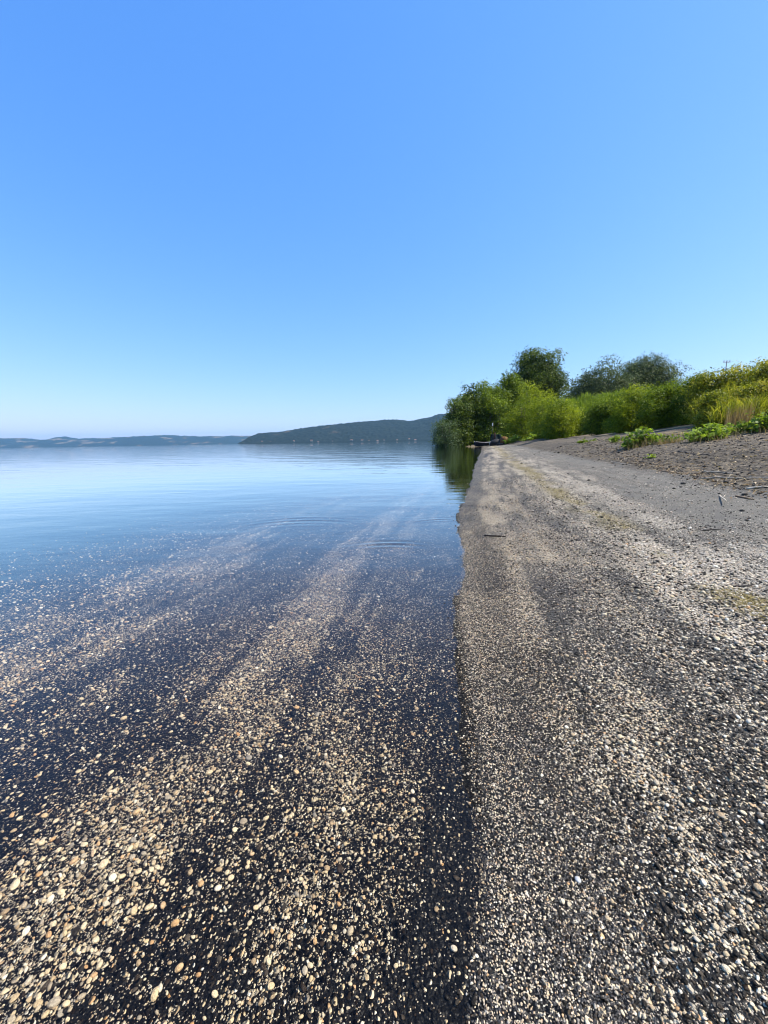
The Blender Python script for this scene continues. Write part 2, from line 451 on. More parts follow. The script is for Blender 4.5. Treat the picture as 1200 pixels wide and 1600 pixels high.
def forest_mat(name, field):
    t = NT(name)
    tc = t.n('TexCoord').outputs['Object']
    n = t.n('TexNoise', i_Scale=.05, i_Detail=6.0, i_Roughness=.7); t.l(tc, n.inputs['Vector'])
    n2 = t.n('TexNoise', i_Scale=.0045, i_Detail=4.0); t.l(tc, n2.inputs['Vector'])
    c = t.ramp(n.outputs[0], [(.38, (.003, .006, .004)), (.58, (.010, .015, .010)), (.72, (.040, .045, .028))])
    f = t.math('MULTIPLY', t.math('SUBTRACT', n2.outputs[0], field), 9.0, clamp=True)
    c = t.mix(f, c, (.15, .11, .07))
    p = t.n('BsdfPrincipled', i_Roughness=.9); p.inputs['Specular IOR Level'].default_value = .1
    t.l(c, p.inputs['Base Color']); t.l(p.outputs[0], t.out.inputs[0])
    return t.m
def col_x(px, Y): return (px - 600) / F_PX * Y * 1.0
D1, D2 = 2600.0, 6500.0
def crest1(X):
    px = X / (D1 + 250) * 600 + 600
    h = np.interp(px, [372, 382, 392, 404, 430, 480, 540, 600, 640, 665, 690, 760, 900, 1200], [0, 3, 9, 16, 19, 22, 27, 31, 34, 38, 39, 42, 46, 46])
    return h / 600 * (D1 + 400)
hill('near_hills', col_x(378, D1), col_x(1100, D1), D1, 900, crest1, forest_mat('wooded hillside', .66), 620, 70, 7, 200)
def crest2(X):
    px = X / (D2 + 500) * 600 + 600
    h = np.interp(px, [-400, 0, 25, 45, 78, 88, 96, 150, 190, 225, 260, 300, 380, 460, 600], [13, 14, 14, 11, 12, 15, 12, 12, 13, 16, 15, 13, 12, 10, 8])
    return h / 600 * (D2 + 700)
hill('far_hills', col_x(-420, D2), col_x(560, D2), D2, 1600, crest2, forest_mat('distant hills', .56), 560, 34, 10, 300)

# little houses along the foot of the wooded hill
M_WALLH = plain('house render', (.15, .145, .135), .8, .3, .1)
M_ROOFH = plain('roof tiles', (.40, .22, .15), .8, .3, .2)
def box_mesh(name, x0, x1, y0, y1, z0, z1):
    V = [(x, y, z) for z in (z0, z1) for y in (y0, y1) for x in (x0, x1)]
    return np_mesh(name, V, [(0, 2, 3, 1), (4, 5, 7, 6), (0, 1, 5, 4), (2, 6, 7, 3), (0, 4, 6, 2), (1, 3, 7, 5)])
def gable_mesh(name, w, d, z0, h, o=.5):
    w, d = w / 2 + o, d / 2 + o
    V = [(-w, -d, z0), (w, -d, z0), (w, d, z0), (-w, d, z0), (-w, 0, z0 + h), (w, 0, z0 + h)]
    return np_mesh(name, V, [(0, 1, 5, 4), (2, 3, 4, 5), (0, 4, 3), (1, 2, 5), (0, 3, 2, 1)])
hw = box_mesh('wall', -7, 7, -5, 5, -4, 7); hr = gable_mesh('roof', 14, 10, 7.02, 3)
hw.materials.append(M_WALLH); hr.materials.append(M_ROOFH)
r2 = random.Random(5)
for px in [412, 428, 431, 447, 468, 486, 492, 505, 521, 533, 548, 556, 563, 567, 574, 581, 586, 590, 597, 606, 618, 631, 645, 652, 660, 668]:
    k = r2.uniform(.4, .8); px += r2.uniform(-6, 6)
    Y = D1 - 20 + r2.uniform(0, 90)
    h = empty('house', (col_x(px, Y), Y, 3 + r2.uniform(0, 8)), r2.uniform(-.4, .4)); h.scale = (k * r2.uniform(.8, 1.7), k, k)
    tag(h, 'tiny pale lakeside house at the foot of the far wooded hill', 'house', 'houses along the far shore')
    link('wall', hw, h); link('roof', hr, h)

# ------------------------------------------------------------------ pebbles
def ico(sub):
    import bmesh
    bm = bmesh.new(); bmesh.ops.create_icosphere(bm, subdivisions=sub, radius=1.0)
    V = np.array([v.co[:] for v in bm.verts]); Fc = np.array([[v.index for v in f.verts] for f in bm.faces]); bm.free()
    return V, Fc
def stone_shape(seed, sub=2, k=.22, flat=(1, .78, .55)):
    V, Fc = ico(sub)
    r = np.random.default_rng(seed)
    for _ in range(5):
        d = r.normal(size=3); d /= np.linalg.norm(d)
        V = V * (1 + k * r.uniform(-1, 1) * np.maximum(V @ d, 0)[:, None] ** 2)
    return V * np.array(flat) * (1 + r.uniform(-.12, .12, 3)), Fc

def scatter_group(name, shapes, mat):
    ng = bpy.data.node_groups.new(name, 'GeometryNodeTree')
    ng.interface.new_socket('Geometry', in_out='INPUT', socket_type='NodeSocketGeometry')
    ng.interface.new_socket('Geometry', in_out='OUTPUT', socket_type='NodeSocketGeometry')
    N, L = ng.nodes, ng.links
    gi, go = N.new('NodeGroupInput'), N.new('NodeGroupOutput')
    inst = N.new('GeometryNodeInstanceOnPoints')
    g2i = N.new('GeometryNodeGeometryToInstance')
    for sh in range(shapes):
        s = N.new('GeometryNodeMeshIcoSphere'); s.inputs['Radius'].default_value = 1.0; s.inputs['Subdivisions'].default_value = 2
        nz = N.new('ShaderNodeTexNoise'); nz.noise_dimensions = '4D'; nz.inputs['W'].default_value = 3.7 * sh + 1; nz.inputs['Scale'].default_value = .75; nz.inputs['Detail'].default_value = 1.0
        sub = N.new('ShaderNodeVectorMath'); sub.operation = 'SUBTRACT'; sub.inputs[1].default_value = (.5, .5, .5)
        scl = N.new('ShaderNodeVectorMath'); scl.operation = 'SCALE'; scl.inputs['Scale'].default_value = 1.5
        sp = N.new('GeometryNodeSetPosition'); ss = N.new('GeometryNodeSetShadeSmooth'); sm = N.new('GeometryNodeSetMaterial'); sm.inputs['Material'].default_value = mat
        L.new(nz.outputs['Color'], sub.inputs[0]); L.new(sub.outputs[0], scl.inputs[0]); L.new(scl.outputs[0], sp.inputs['Offset'])
        L.new(s.outputs['Mesh'], sp.inputs['Geometry']); L.new(sp.outputs[0], ss.inputs[0]); L.new(ss.outputs[0], sm.inputs[0])
        L.new(sm.outputs[0], g2i.inputs[0])
    def named(nm, typ):
        a = N.new('GeometryNodeInputNamedAttribute'); a.data_type = typ; a.inputs['Name'].default_value = nm; return a.outputs['Attribute']
    L.new(gi.outputs[0], inst.inputs['Points']); L.new(g2i.outputs[0], inst.inputs['Instance'])
    inst.inputs['Pick Instance'].default_value = True
    L.new(named('turn', 'FLOAT_VECTOR'), inst.inputs['Rotation']); L.new(named('size', 'FLOAT_VECTOR'), inst.inputs['Scale'])
    L.new(inst.outputs[0], go.inputs[0])
    return ng
NG_PEB = scatter_group('pebble scatter', 6, M_PEB)
NG_GRIT = scatter_group('grit scatter', 3, M_GRIT)

def sample_pebbles(n_try):
    # candidates with an area density that thins out with distance
    u1 = rng.random(n_try)
    y = .15 * (9.5 / .15) ** (u1 ** .72)
    half = 1.35 * y + .55
    x = (rng.random(n_try) * 2 - 1) * half
    pdf = 1 / (y * half)                                 # rough relative density of the draw
    return x, y
def scatter(name, parent, x, y, r, tone, dryn, sink=.25, smallz=.55):
    n = len(x)
    z = ground_z(x, y)
    asp = rng.uniform(.55, .95, n)
    size = np.stack([r, r * asp, r * rng.uniform(.38, .6, n)], -1)
    turn = np.stack([rng.normal(0, .22, n), rng.normal(0, .22, n), rng.random(n) * 6.283], -1)
    P = np.stack([x, y, z + r * .45 * (1 - sink)], -1)
    me = np_mesh(name, P, np.zeros((0, 3), int), dict(turn=turn, size=size, tone=tone, dryness=dryn))
    o = tag(link(name, me, parent), kind='stuff')
    md = o.modifiers.new('scatter', 'NODES'); md.node_group = NG_GRIT if 'grit' in name else NG_PEB
    return o

def gravel():
    # area-true sampling: cells of a polar-like wedge
    xs, ys = [], []
    for (y0, y1, dn) in ((.12, 1.2, 15000), (1.2, 2.0, 12500), (2.0, 3.0, 8000), (3.0, 4.5, 4200), (4.5, 7.0, 1700), (7.0, 11.0, 500)):
        hm = 1.15 * y1 + .35
        n = int(dn * (y1 - y0) * 2 * hm)
        yy = rng.uniform(y0, y1, n); xx = rng.uniform(-hm, hm, n)
        k = np.abs(xx) < 1.15 * yy + .35
        xs.append(xx[k]); ys.append(yy[k])
    x, y = np.concatenate(xs), np.concatenate(ys)
    dens, dry, weed, soil, straw = cover(x, y)
    u = x - shore_x(y)
    p = rng.random(len(x))
    k1 = .55
    light = p < dens * k1
    darkk = (~light) & (p < dens * k1 + np.interp(u, [-3, -.2, 0, .3, .5, 1.5, 2.2, 3.5, 5], [.06, .07, .3, .34, .36, .32, .16, .05, .04]))
    keep = (light | darkk) & (soil < .5)
    x, y, u, light, dry = x[keep], y[keep], u[keep], light[keep], dry[keep]
    n = len(x)
    med = np.interp(u, [-5, -3.5, -1.9, -1.2, -.8, -.3, -.05, .05, .25, .45, .9, 1.3, 1.7, 2.5, 4], [.0062, .0056, .0048, .0050, .0044, .0040, .0035, .0025, .0028, .0037, .0043, .0052, .0056, .0046, .004])
    r = med * np.exp(rng.normal(0, .38, n)) * np.where(light, 1, .9) * np.where(rng.random(n) < .003, 1.5, 1)
    d = np.hypot(x, y)
    r = np.clip(r * np.interp(d, [0, 3, 6, 10], [1, 1.05, 1.35, 1.8]), .0014, .0165)
    tone = np.where(light, rng.random(n) * .999, 1.001 + rng.random(n))
    return x, y, u, r, tone, dry, light
gx, gy, gu, gr, gt, gd, glt = gravel()
screen = gr / np.sqrt(gx ** 2 + gy ** 2 + 1.44)
inview = (np.abs(gx) < .98 * (gy * math.cos(PITCH) + 1.2 * math.sin(PITCH))) & (gy > .58)
peb_protos = []
for i in range(5):
    V, Fc = stone_shape(40 + i, 2)
    me = np_mesh('pebble', V, Fc, smooth=True); me.materials.append(M_PEBO); peb_protos.append(me)
single = np.zeros(len(gx), bool)
for side, parent in ((gu < -.02, bed), (gu >= -.02, beach)):
    cand = np.where(side & inview & glt)[0]
    top = cand[np.argsort(-screen[cand])[:300]]
    single[top] = True
    for i in top:
        o = bpy.data.objects.new('pebble', peb_protos[int(rng.integers(5))]); COL.objects.link(o); o.parent = parent
        r = float(gr[i])
        o.scale = (r, r * random.uniform(.8, 1.1), r * random.uniform(.8, 1.05))
        o.location = (gx[i], gy[i], float(ground_z(gx[i], gy[i])) + r * .3)
        o.rotation_euler = (random.gauss(0, .2), random.gauss(0, .2), random.random() * 6.28)
for side, parent in ((gu < -.02, bed), (gu >= -.02, beach)):
    k = side & ~single
    scatter('small_pebbles', parent, gx[k], gy[k], gr[k], gt[k], gd[k])
print('pebbles', len(gx))

# fine grit of the swash strip; pale grains near the waterline stand in for glints
n = 60000
yy = .2 * (5 / .2) ** rng.random(n); uu = rng.uniform(-.04, .42, n) * np.interp(yy, [0, 2, 6], [1, 1, 1.3])
xx = shore_x(yy) + uu
k = rng.random(n) < np.interp(uu, [-.04, .0, .25, .42], [.3, 1, 1, .1])
xx, yy = xx[k], yy[k]; n = len(xx)
scatter('wet_grit', beach, xx, yy, rng.uniform(.0012, .003, n) * np.interp(yy, [0, 2, 5], [1, 1.1, 1.6]), np.where(rng.random(n) < np.interp(xx - shore_x(yy), [0, .04, .12, .2], [.3, .6, .5, .28]), rng.random(n) * .9, 1.001 + rng.random(n)), np.zeros(n))

# ------------------------------------------------------------------ vegetation helpers
def at(px, py, Y):
    # world point on the line of sight of photo pixel (px, py) at forward distance Y
    dx, dy = px - 600, 800 - py
    x = dx * math.cos(ROLL) + dy * math.sin(ROLL); y = -dx * math.sin(ROLL) + dy * math.cos(ROLL)
    d = (x, y * math.sin(PITCH) + F_PX * math.cos(PITCH), y * math.cos(PITCH) - F_PX * math.sin(PITCH))
    t = Y / d[1]
    return d[0] * t, CAM_H + d[2] * t
def gz(x, y): return float(ground_z(x, y))

def leaves_mesh(name, P, N, size, tone, mat, aspect=.5, fold=.0, droop=0.0):
    """two-triangle leaves at P, faces turned along N with a random spin"""
    n = len(P)
    N = N / (np.linalg.norm(N, axis=1, keepdims=True) + 1e-9)
    R = rng.normal(size=(n, 3)); R[:, 2] -= droop
    T = R - (R * N).sum(1, keepdims=True) * N
    T /= np.linalg.norm(T, axis=1, keepdims=True) + 1e-9
    B = np.cross(N, T)
    L = size[:, None]; W = L * aspect
    tip = P + T * L; mid = P + T * L * .45
    V = np.stack([P, mid + B * W * .5 + N * L * fold, tip - N * L * fold * .5, mid - B * W * .5 + N * L * fold], 1).reshape(-1, 3)
    Fc = np.arange(4 * n).reshape(-1, 4)
    me = np_mesh(name, V, Fc, dict(tone=np.repeat(tone, 4)))
    me.materials.append(mat)
    return me

def tube(path, radii, sides=6):
    path = np.asarray(path, float)
    V, Fc = [], []
    for i, p in enumerate(path):
        t = path[min(i + 1, len(path) - 1)] - path[max(i - 1, 0)]
        t = t / (np.linalg.norm(t) + 1e-9)
        a = np.cross(t, [.3, .9, .1]); a /= np.linalg.norm(a) + 1e-9; b = np.cross(t, a)
        for k in range(sides):
            an = 2 * math.pi * k / sides
            V.append(p + radii[i] * (a * math.cos(an) + b * math.sin(an)))
    for i in range(len(path) - 1):
        for k in range(sides):
            Fc.append((i * sides + k, i * sides + (k + 1) % sides, (i + 1) * sides + (k + 1) % sides, (i + 1) * sides + k))
    Fc.append(tuple(range(sides))[::-1]); Fc.append(tuple((len(path) - 1) * sides + k for k in range(sides)))
    return V, Fc
def join(parts):
    V, Fc = [], []
    for v, f in parts:
        o = len(V); V += list(v); Fc += [tuple(i + o for i in q) for q in f]
    return V, Fc

def lobes_for(w, d, h, n, z0, seed, top=1.0, lobe=.30, dome=False):
    """clump centres that fill a crown of width w, depth d, height h"""
    r = np.random.default_rng(seed)
    C, Rr = [], []
    while len(C) < n:
        p = r.uniform(-1, 1, 3)
        q = p.copy(); q[2] = p[2]
        if dome:
            q[2] = (p[2] + 1) / 2
            if (np.abs(q) ** 2.6).sum() > 1: continue
        elif (q ** 2).sum() > 1 or (q ** 2).sum() < .10: continue
        zz = (p[2] + 1) / 2
        C.append((p[0] * w / 2 * .80, p[1] * d / 2 * .80, z0 + zz * h * .90))
        Rr.append(min(w, h) * lobe * r.uniform(.55, 1.15))
    return np.array(C), np.array(Rr)

def crown_points(C, Rr, n, jag=.25, shell=.55):
    w = Rr ** 2; k = rng.choice(len(C), n, p=w / w.sum())
    D = rng.normal(size=(n, 3)); D /= np.linalg.norm(D, axis=1, keepdims=True)
    # leafy twigs: points bunch along a set of directions
    rad = Rr[k] * (shell + (1 - shell) * rng.random(n) ** .6) * (1 + jag * (vnoise(D[:, 0] * 4 + k * 3.1, D[:, 1] * 4 + D[:, 2] * 5, 5) - .4) * 2)
    P = C[k] + D * rad[:, None] * np.array([1, 1, .8])
    return P, D, k

def broad_tree(name, px0, px1, pytop, Y, mat, label, cat, group=None, n=9000, leaf=.26, lobes=26, lean=0, base=None, depth=.8, seed=1, zfrac=0.0, aspect=.6, lobe=.22, top_lobes=(), jag=.35):
    xa, _ = at(px0, pytop, Y); xb, _ = at(px1, pytop, Y)
    cx, w = (xa + xb) / 2, xb - xa
    _, zt = at((px0 + px1) / 2, pytop, Y)
    z0 = max(gz(cx, Y), -.1) if base is None else base
    H = zt - z0
    root = empty(name, (cx, Y, z0))
    tag(root, label, cat, group)
    C, Rr = lobes_for(w, w * depth, H * (1 - zfrac), int(lobes * 1.7), H * zfrac, seed, lobe=lobe, dome=zfrac == 0)
    n = int(n * 1.9)
    C[:, 2] = np.clip(C[:, 2], Rr * .45 + H * zfrac * .5, H - Rr * .72)
    C[:, 0] = np.clip(C[:, 0], -w / 2 + Rr * .85, w / 2 - Rr * .85)
    per = 12                                     # leaves sit in twig-sized bunches
    P, D, k = crown_points(C, Rr, n // per, jag)
    P, D, k = np.repeat(P, per, 0), np.repeat(D, per, 0), np.repeat(k, per)
    n = len(P)
    tw = np.repeat(rng.normal(size=n // per), per)
    P = P + rng.normal(size=P.shape) * leaf * np.array([1.0, 1.0, .75]) * 1.05
    P[:, 2] = np.maximum(P[:, 2], .03)
    N = D + rng.normal(size=D.shape) * .6 + np.array([0, 0, .35])
    tone = np.clip(.48 + .14 * rng.normal(size=n) + .2 * tw + (_hash(k, k * 0, seed) - .5) * .65, 0, 1)
    me = leaves_mesh('crown', P, N, leaf * rng.uniform(.6, 1.25, n), tone, mat, aspect, .06)
    link('crown', me, root)
    # trunk and limbs
    parts = []
    rr = np.random.default_rng(seed + 50)
    tr = max(.05, H * .022)
    nst = 1 if zfrac > .1 else 4
    for s in range(nst):
        ang = rr.uniform(0, 6.28); sp = 0 if nst == 1 else rr.uniform(.05, .2) * w
        b0 = np.array([0, 0, -.3]); b1 = np.array([math.cos(ang) * sp, math.sin(ang) * sp * .6, H * .45])
        parts.append(tube([b0, (b0 + b1) / 2 + rr.normal(0, .03 * H, 3) * [1, 1, 0], b1, b1 + [0, 0, H * .3]], [tr, tr * .8, tr * .55, tr * .2]))
        for _ in range(5):
            c = C[rr.integers(len(C))]
            m = (b1 + c) / 2; m[2] = min(m[2], c[2])
            parts.append(tube([b1 * rr.uniform(.6, 1), m, c], [tr * .4, tr * .25, tr * .08], 5))
    V, Fc = join(parts)
    link('trunk', np_mesh('trunk', V, Fc, smooth=True), root, M_BARK)
    return root

L_DEEP = leaf_mat('dark broad leaves', (.016, .034, .004), (.12, .165, .018), .3)
L_MID = leaf_mat('mid green leaves', (.034, .068, .005), (.20, .265, .020), .4)
L_LIME = leaf_mat('yellow green leaves', (.070, .115, .006), (.33, .38, .028), .45)
L_OLIVE = leaf_mat('grey green leaves', (.030, .046, .014), (.13, .165, .055), .2)
L_REED = leaf_mat('reed blades', (.050, .100, .010), (.21, .27, .04), .45)
L_GOLD = leaf_mat('golden reed blades', (.080, .105, .010), (.31, .32, .032), .4, (.46, .38, .08))
L_STRAW = leaf_mat('dry stems', (.22, .15, .07), (.46, .35, .18), .25)
L_PLANT = leaf_mat('broad plant leaves', (.060, .11, .012), (.27, .36, .045), .4)
L_SILV = leaf_mat('silvery willow leaves', (.05, .085, .035), (.13, .18, .085), .3)
L_RUST = leaf_mat('rusty sprigs', (.12, .06, .03), (.25, .14, .06), .3)

# trees and bushes on the point, left to right
G_PT = None
broad_tree('willow_bush', 675, 720, 653, 69, L_SILV, 'small silvery green bush overhanging the water at the far left tip of the trees', 'bush', n=2600, leaf=.30, lobes=14, seed=11, base=-.05, aspect=.35, lobe=.3)
broad_tree('willow_bush', 684, 742, 617, 72, L_DEEP, 'dark green bushy tree behind the silvery bush at the water edge', 'tree', n=9600, leaf=.36, lobes=22, seed=12, base=.0, lobe=.26)
broad_tree('alder_tree', 704, 768, 600, 76, L_DEEP, 'dark leafy tree on the point, its base in the lake', 'tree', n=12800, leaf=.36, lobes=26, seed=13, base=.0, lobe=.24)
broad_tree('alder_tree', 734, 796, 583, 79, L_MID, 'tall mid green tree right behind the drawn up boat', 'tree', n=14400, leaf=.36, lobes=26, seed=14, base=.3, lobe=.22)
broad_tree('alder_tree', 768, 822, 577, 80, L_MID, 'bushy tree with bright top just left of the tall round tree', 'tree', n=12000, leaf=.36, lobes=24, seed=15, base=.5, lobe=.24)
broad_tree('alder_tree', 738, 806, 606, 74, L_MID, 'fresh green tree with foliage hanging above the boat', 'tree', n=7000, leaf=.32, lobes=24, seed=16, base=.3, lobe=.24)
broad_tree('poplar_tree', 798, 886, 536, 92, L_DEEP, 'tall round crowned dark tree rising above all the bushes', 'tree', n=24000, leaf=.40, lobes=44, seed=17, zfrac=.10, lobe=.22, jag=.4)
broad_tree('yellow_green_bush', 808, 860, 592, 74, L_LIME, 'upright bright green bush in front of the tall round tree', 'bush', n=5000, leaf=.30, lobes=20, seed=18, lobe=.26)
broad_tree('yellow_green_bush', 793, 848, 618, 64, L_LIME, 'yellow green bush at the back of the beach right of the boat', 'bush', n=7000, leaf=.26, lobes=24, seed=19, lobe=.26, aspect=.45)
broad_tree('yellow_green_bush', 828, 892, 612, 58, L_LIME, 'wide yellow green bush with a dark hollow under it', 'bush', n=7500, leaf=.25, lobes=24, seed=20, lobe=.26, aspect=.45)
broad_tree('grey_tree', 884, 1005, 562, 105, L_OLIVE, 'low spreading grey green tree on the skyline, left one of two', 'tree', n=64000, leaf=.38, lobes=90, seed=21, lobe=.23, jag=.12, depth=.6)
broad_tree('grey_tree', 950, 1078, 554, 110, L_OLIVE, 'broad grey green tree on the skyline, the higher right one of two', 'tree', n=60000, leaf=.38, lobes=110, seed=22, lobe=.21, jag=.12, depth=.6)
broad_tree('hillside_bush', 850, 908, 622, 44, L_LIME, 'yellow green bush covering the left end of the reeds', 'bush', n=7000, leaf=.2, lobes=24, seed=35, lobe=.26, aspect=.45)
broad_tree('hillside_bush', 876, 926, 632, 46, L_MID, 'mid green bush at the foot of the reeds', 'bush', n=6000, leaf=.2, lobes=22, seed=23, lobe=.26)
broad_tree('hillside_bush', 918, 975, 622, 38, L_MID, 'dark based green bush in the middle of the bank', 'bush', n=7500, leaf=.17, lobes=24, seed=24, lobe=.25)
broad_tree('hillside_bush', 955, 1030, 600, 32, L_LIME, 'spreading yellow green bush behind the nearest low plant', 'bush', n=10000, leaf=.15, lobes=30, seed=25, lobe=.22, aspect=.45)
broad_tree('hillside_bush', 1005, 1082, 592, 29, L_MID, 'tall bush with yellowish top under the broad skyline tree', 'bush', n=11000, leaf=.14, lobes=32, seed=26, lobe=.21, aspect=.45)
broad_tree('hillside_bush', 1060, 1122, 580, 27, L_MID, 'tall green bush with a dark hollow beside the golden reeds', 'bush', n=8000, leaf=.13, lobes=26, seed=27, lobe=.22, aspect=.4)
broad_tree('hillside_bush', 1168, 1250, 600, 21, L_MID, 'dark hollow bush at the right edge behind the reeds', 'bush', n=8000, leaf=.12, lobes=26, seed=28, lobe=.22)
broad_tree('golden_bush', 1096, 1150, 612, 20.5, L_GOLD, 'low golden bush in front, between the hollow and the dry canes', 'bush', n=5000, leaf=.13, lobes=26, seed=36, lobe=.24, aspect=.4)
broad_tree('golden_bush', 1150, 1215, 590, 20.8, L_GOLD, 'dense golden bush just right of the dry canes', 'bush', n=7000, leaf=.13, lobes=28, seed=37, lobe=.24, aspect=.4)
broad_tree('golden_bush', 1084, 1146, 582, 24.5, L_GOLD, 'golden green bush arching over a dark hollow, left of the dry canes', 'bush', n=6000, leaf=.17, lobes=26, seed=31, lobe=.24, aspect=.36, jag=.4)
broad_tree('golden_bush', 1122, 1192, 568, 24, L_GOLD, 'golden green bush rising behind the dry canes', 'bush', n=8000, leaf=.17, lobes=30, seed=32, lobe=.24, aspect=.36, jag=.4)
broad_tree('golden_bush', 1158, 1246, 560, 22.5, L_GOLD, 'highest golden green bush, cut by the right edge of the view', 'bush', n=9000, leaf=.17, lobes=30, seed=33, lobe=.24, aspect=.36, jag=.4)
broad_tree('rusty_shrub', 1112, 1134, 582, 29, L_RUST, 'thin rusty shrub poking out beside the pole', 'shrub', n=500, leaf=.14, lobes=8, seed=29, lobe=.3, aspect=.2)

def blades(name, pts, h, width, mat, label=None, cat=None, kind=None, spread=.35, tone_base=.5, segs=3, parent=None):
    n = len(pts)
    ang = rng.random(n) * 6.283; lean = np.abs(rng.normal(0, spread, n)) * h
    dirv = np.stack([np.cos(ang), np.sin(ang)], -1)
    side = np.stack([-dirv[:, 1], dirv[:, 0]], -1)
    tw = rng.normal(0, .8, n); side = side * np.cos(tw)[:, None] + dirv * np.sin(tw)[:, None]
    V = np.zeros((n, (segs + 1) * 2, 3))
    for i in range(segs + 1):
        t = i / segs
        c = pts.copy()
        c[:, :2] += dirv * (lean * t ** 2)[:, None]
        c[:, 2] += h * (t - .25 * (lean / h) * t ** 2)
        wd = width * (1 - t ** 1.5) * .5 + .001
        V[:, 2 * i, :] = c; V[:, 2 * i + 1, :] = c
        V[:, 2 * i, :2] -= side * wd[:, None]; V[:, 2 * i + 1, :2] += side * wd[:, None]
    q = np.array([[2 * i, 2 * i + 1, 2 * i + 3, 2 * i + 2] for i in range(segs)])
    Fc = (np.arange(n)[:, None, None] * (segs + 1) * 2 + q[None]).reshape(-1, 4)
    tone = np.clip(tone_base + .25 * rng.normal(size=n), 0, 1)
    me = np_mesh(name, V.reshape(-1, 3), Fc, dict(tone=np.repeat(tone, (segs + 1) * 2)))
    o = link(name, me, parent, mat)
    return tag(o, label, cat, kind=kind)

def patch(px0, px1, Y0, Y1, n):
    Y = rng.uniform(Y0, Y1, n); px = rng.uniform(px0, px1, n)
    x = np.array([at(a, 683, b)[0] for a, b in zip(px, Y)])
    return np.stack([x, Y, ground_z(x, Y) - .05], -1), px

# green reed bed on the bank
P, px = patch(868, 985, 48, 62, 6000)
h = np.interp(px, [850, 880, 940, 985], [4.6, 5.4, 5.0, 4.2]) * rng.uniform(.6, 1.05, len(P)) * (.6 + .6 * fbm(P[:, 0] * .5, P[:, 1] * .5, 130, 3))
blades('reed_bed', P, h, rng.uniform(.05, .11, len(P)), L_REED, kind='stuff', spread=.16)
P, px = patch(985, 1090, 32, 42, 3500)
blades('reed_bed', P, 3.6 * rng.uniform(.6, 1.05, len(P)), rng.uniform(.04, .08, len(P)), L_REED, kind='stuff', spread=.22)
for a0, a1, b0, b1, cnt, hh in ((864, 985, 47, 62, 26000, 4.9), (985, 1090, 32, 42, 12000, 3.0)):
    P, px = patch(a0, a1, b0, b1, cnt)
    cl = fbm(P[:, 0] * .5, P[:, 1] * .5, 130, 3)
    P[:, 2] += hh * (.35 + .75 * cl) * rng.uniform(.25, 1.0, cnt) ** .7
    blades('reed_leaves', P, rng.uniform(.5, 1.0, cnt), rng.uniform(.07, .14, cnt), L_REED, kind='stuff', spread=.7, tone_base=.62)
P, px = patch(1085, 1240, 21, 27, 5000)
h = np.interp(px, [1085, 1100, 1120, 1150, 1180, 1240], [1.7, 1.9, 2.0, 2.1, 2.2, 2.3])
cl = fbm(P[:, 0] * .8, P[:, 1] * .8, 131, 3)
P[:, 2] += h * (.3 + .9 * cl) * rng.uniform(.2, 1.0, len(P)) ** .7
blades('golden_reed_leaves', P, rng.uniform(.3, .6, len(P)), rng.uniform(.02, .05, len(P)), L_GOLD, kind='stuff', spread=.75, tone_base=.45)
# golden reeds on the right
P, px = patch(1085, 1240, 21, 27, 2200)
h = np.interp(px, [1085, 1100, 1120, 1150, 1180, 1240], [2.0, 2.2, 2.4, 2.5, 2.6, 2.7]) * rng.uniform(.5, 1.0, len(P))
blades('golden_reeds', P, h, rng.uniform(.02, .05, len(P)), L_GOLD, kind='stuff', spread=.28)
P, px = patch(1130, 1172, 18.4, 19.8, 800)
blades('dry_canes', P, rng.uniform(.4, 1.1, len(P)), rng.uniform(.012, .03, len(P)), L_STRAW, kind='stuff', spread=.14)
P, px = patch(1105, 1190, 18.8, 20.5, 700)
P[:, 2] += rng.uniform(.2, .8, len(P))
blades('cane_leaves', P, rng.uniform(.4, .9, len(P)), rng.uniform(.025, .06, len(P)), L_GOLD, kind='stuff', spread=.6)
# dry grass at the foot of the bank
P, px = patch(940, 1235, 13.5, 20, 7000)
k = (P[:, 0] - shore_x(P[:, 1])) > 9.2
blades('dry_grass', P[k], rng.uniform(.05, .22, k.sum()), rng.uniform(.006, .015, k.sum()), L_STRAW, kind='stuff', spread=.6)

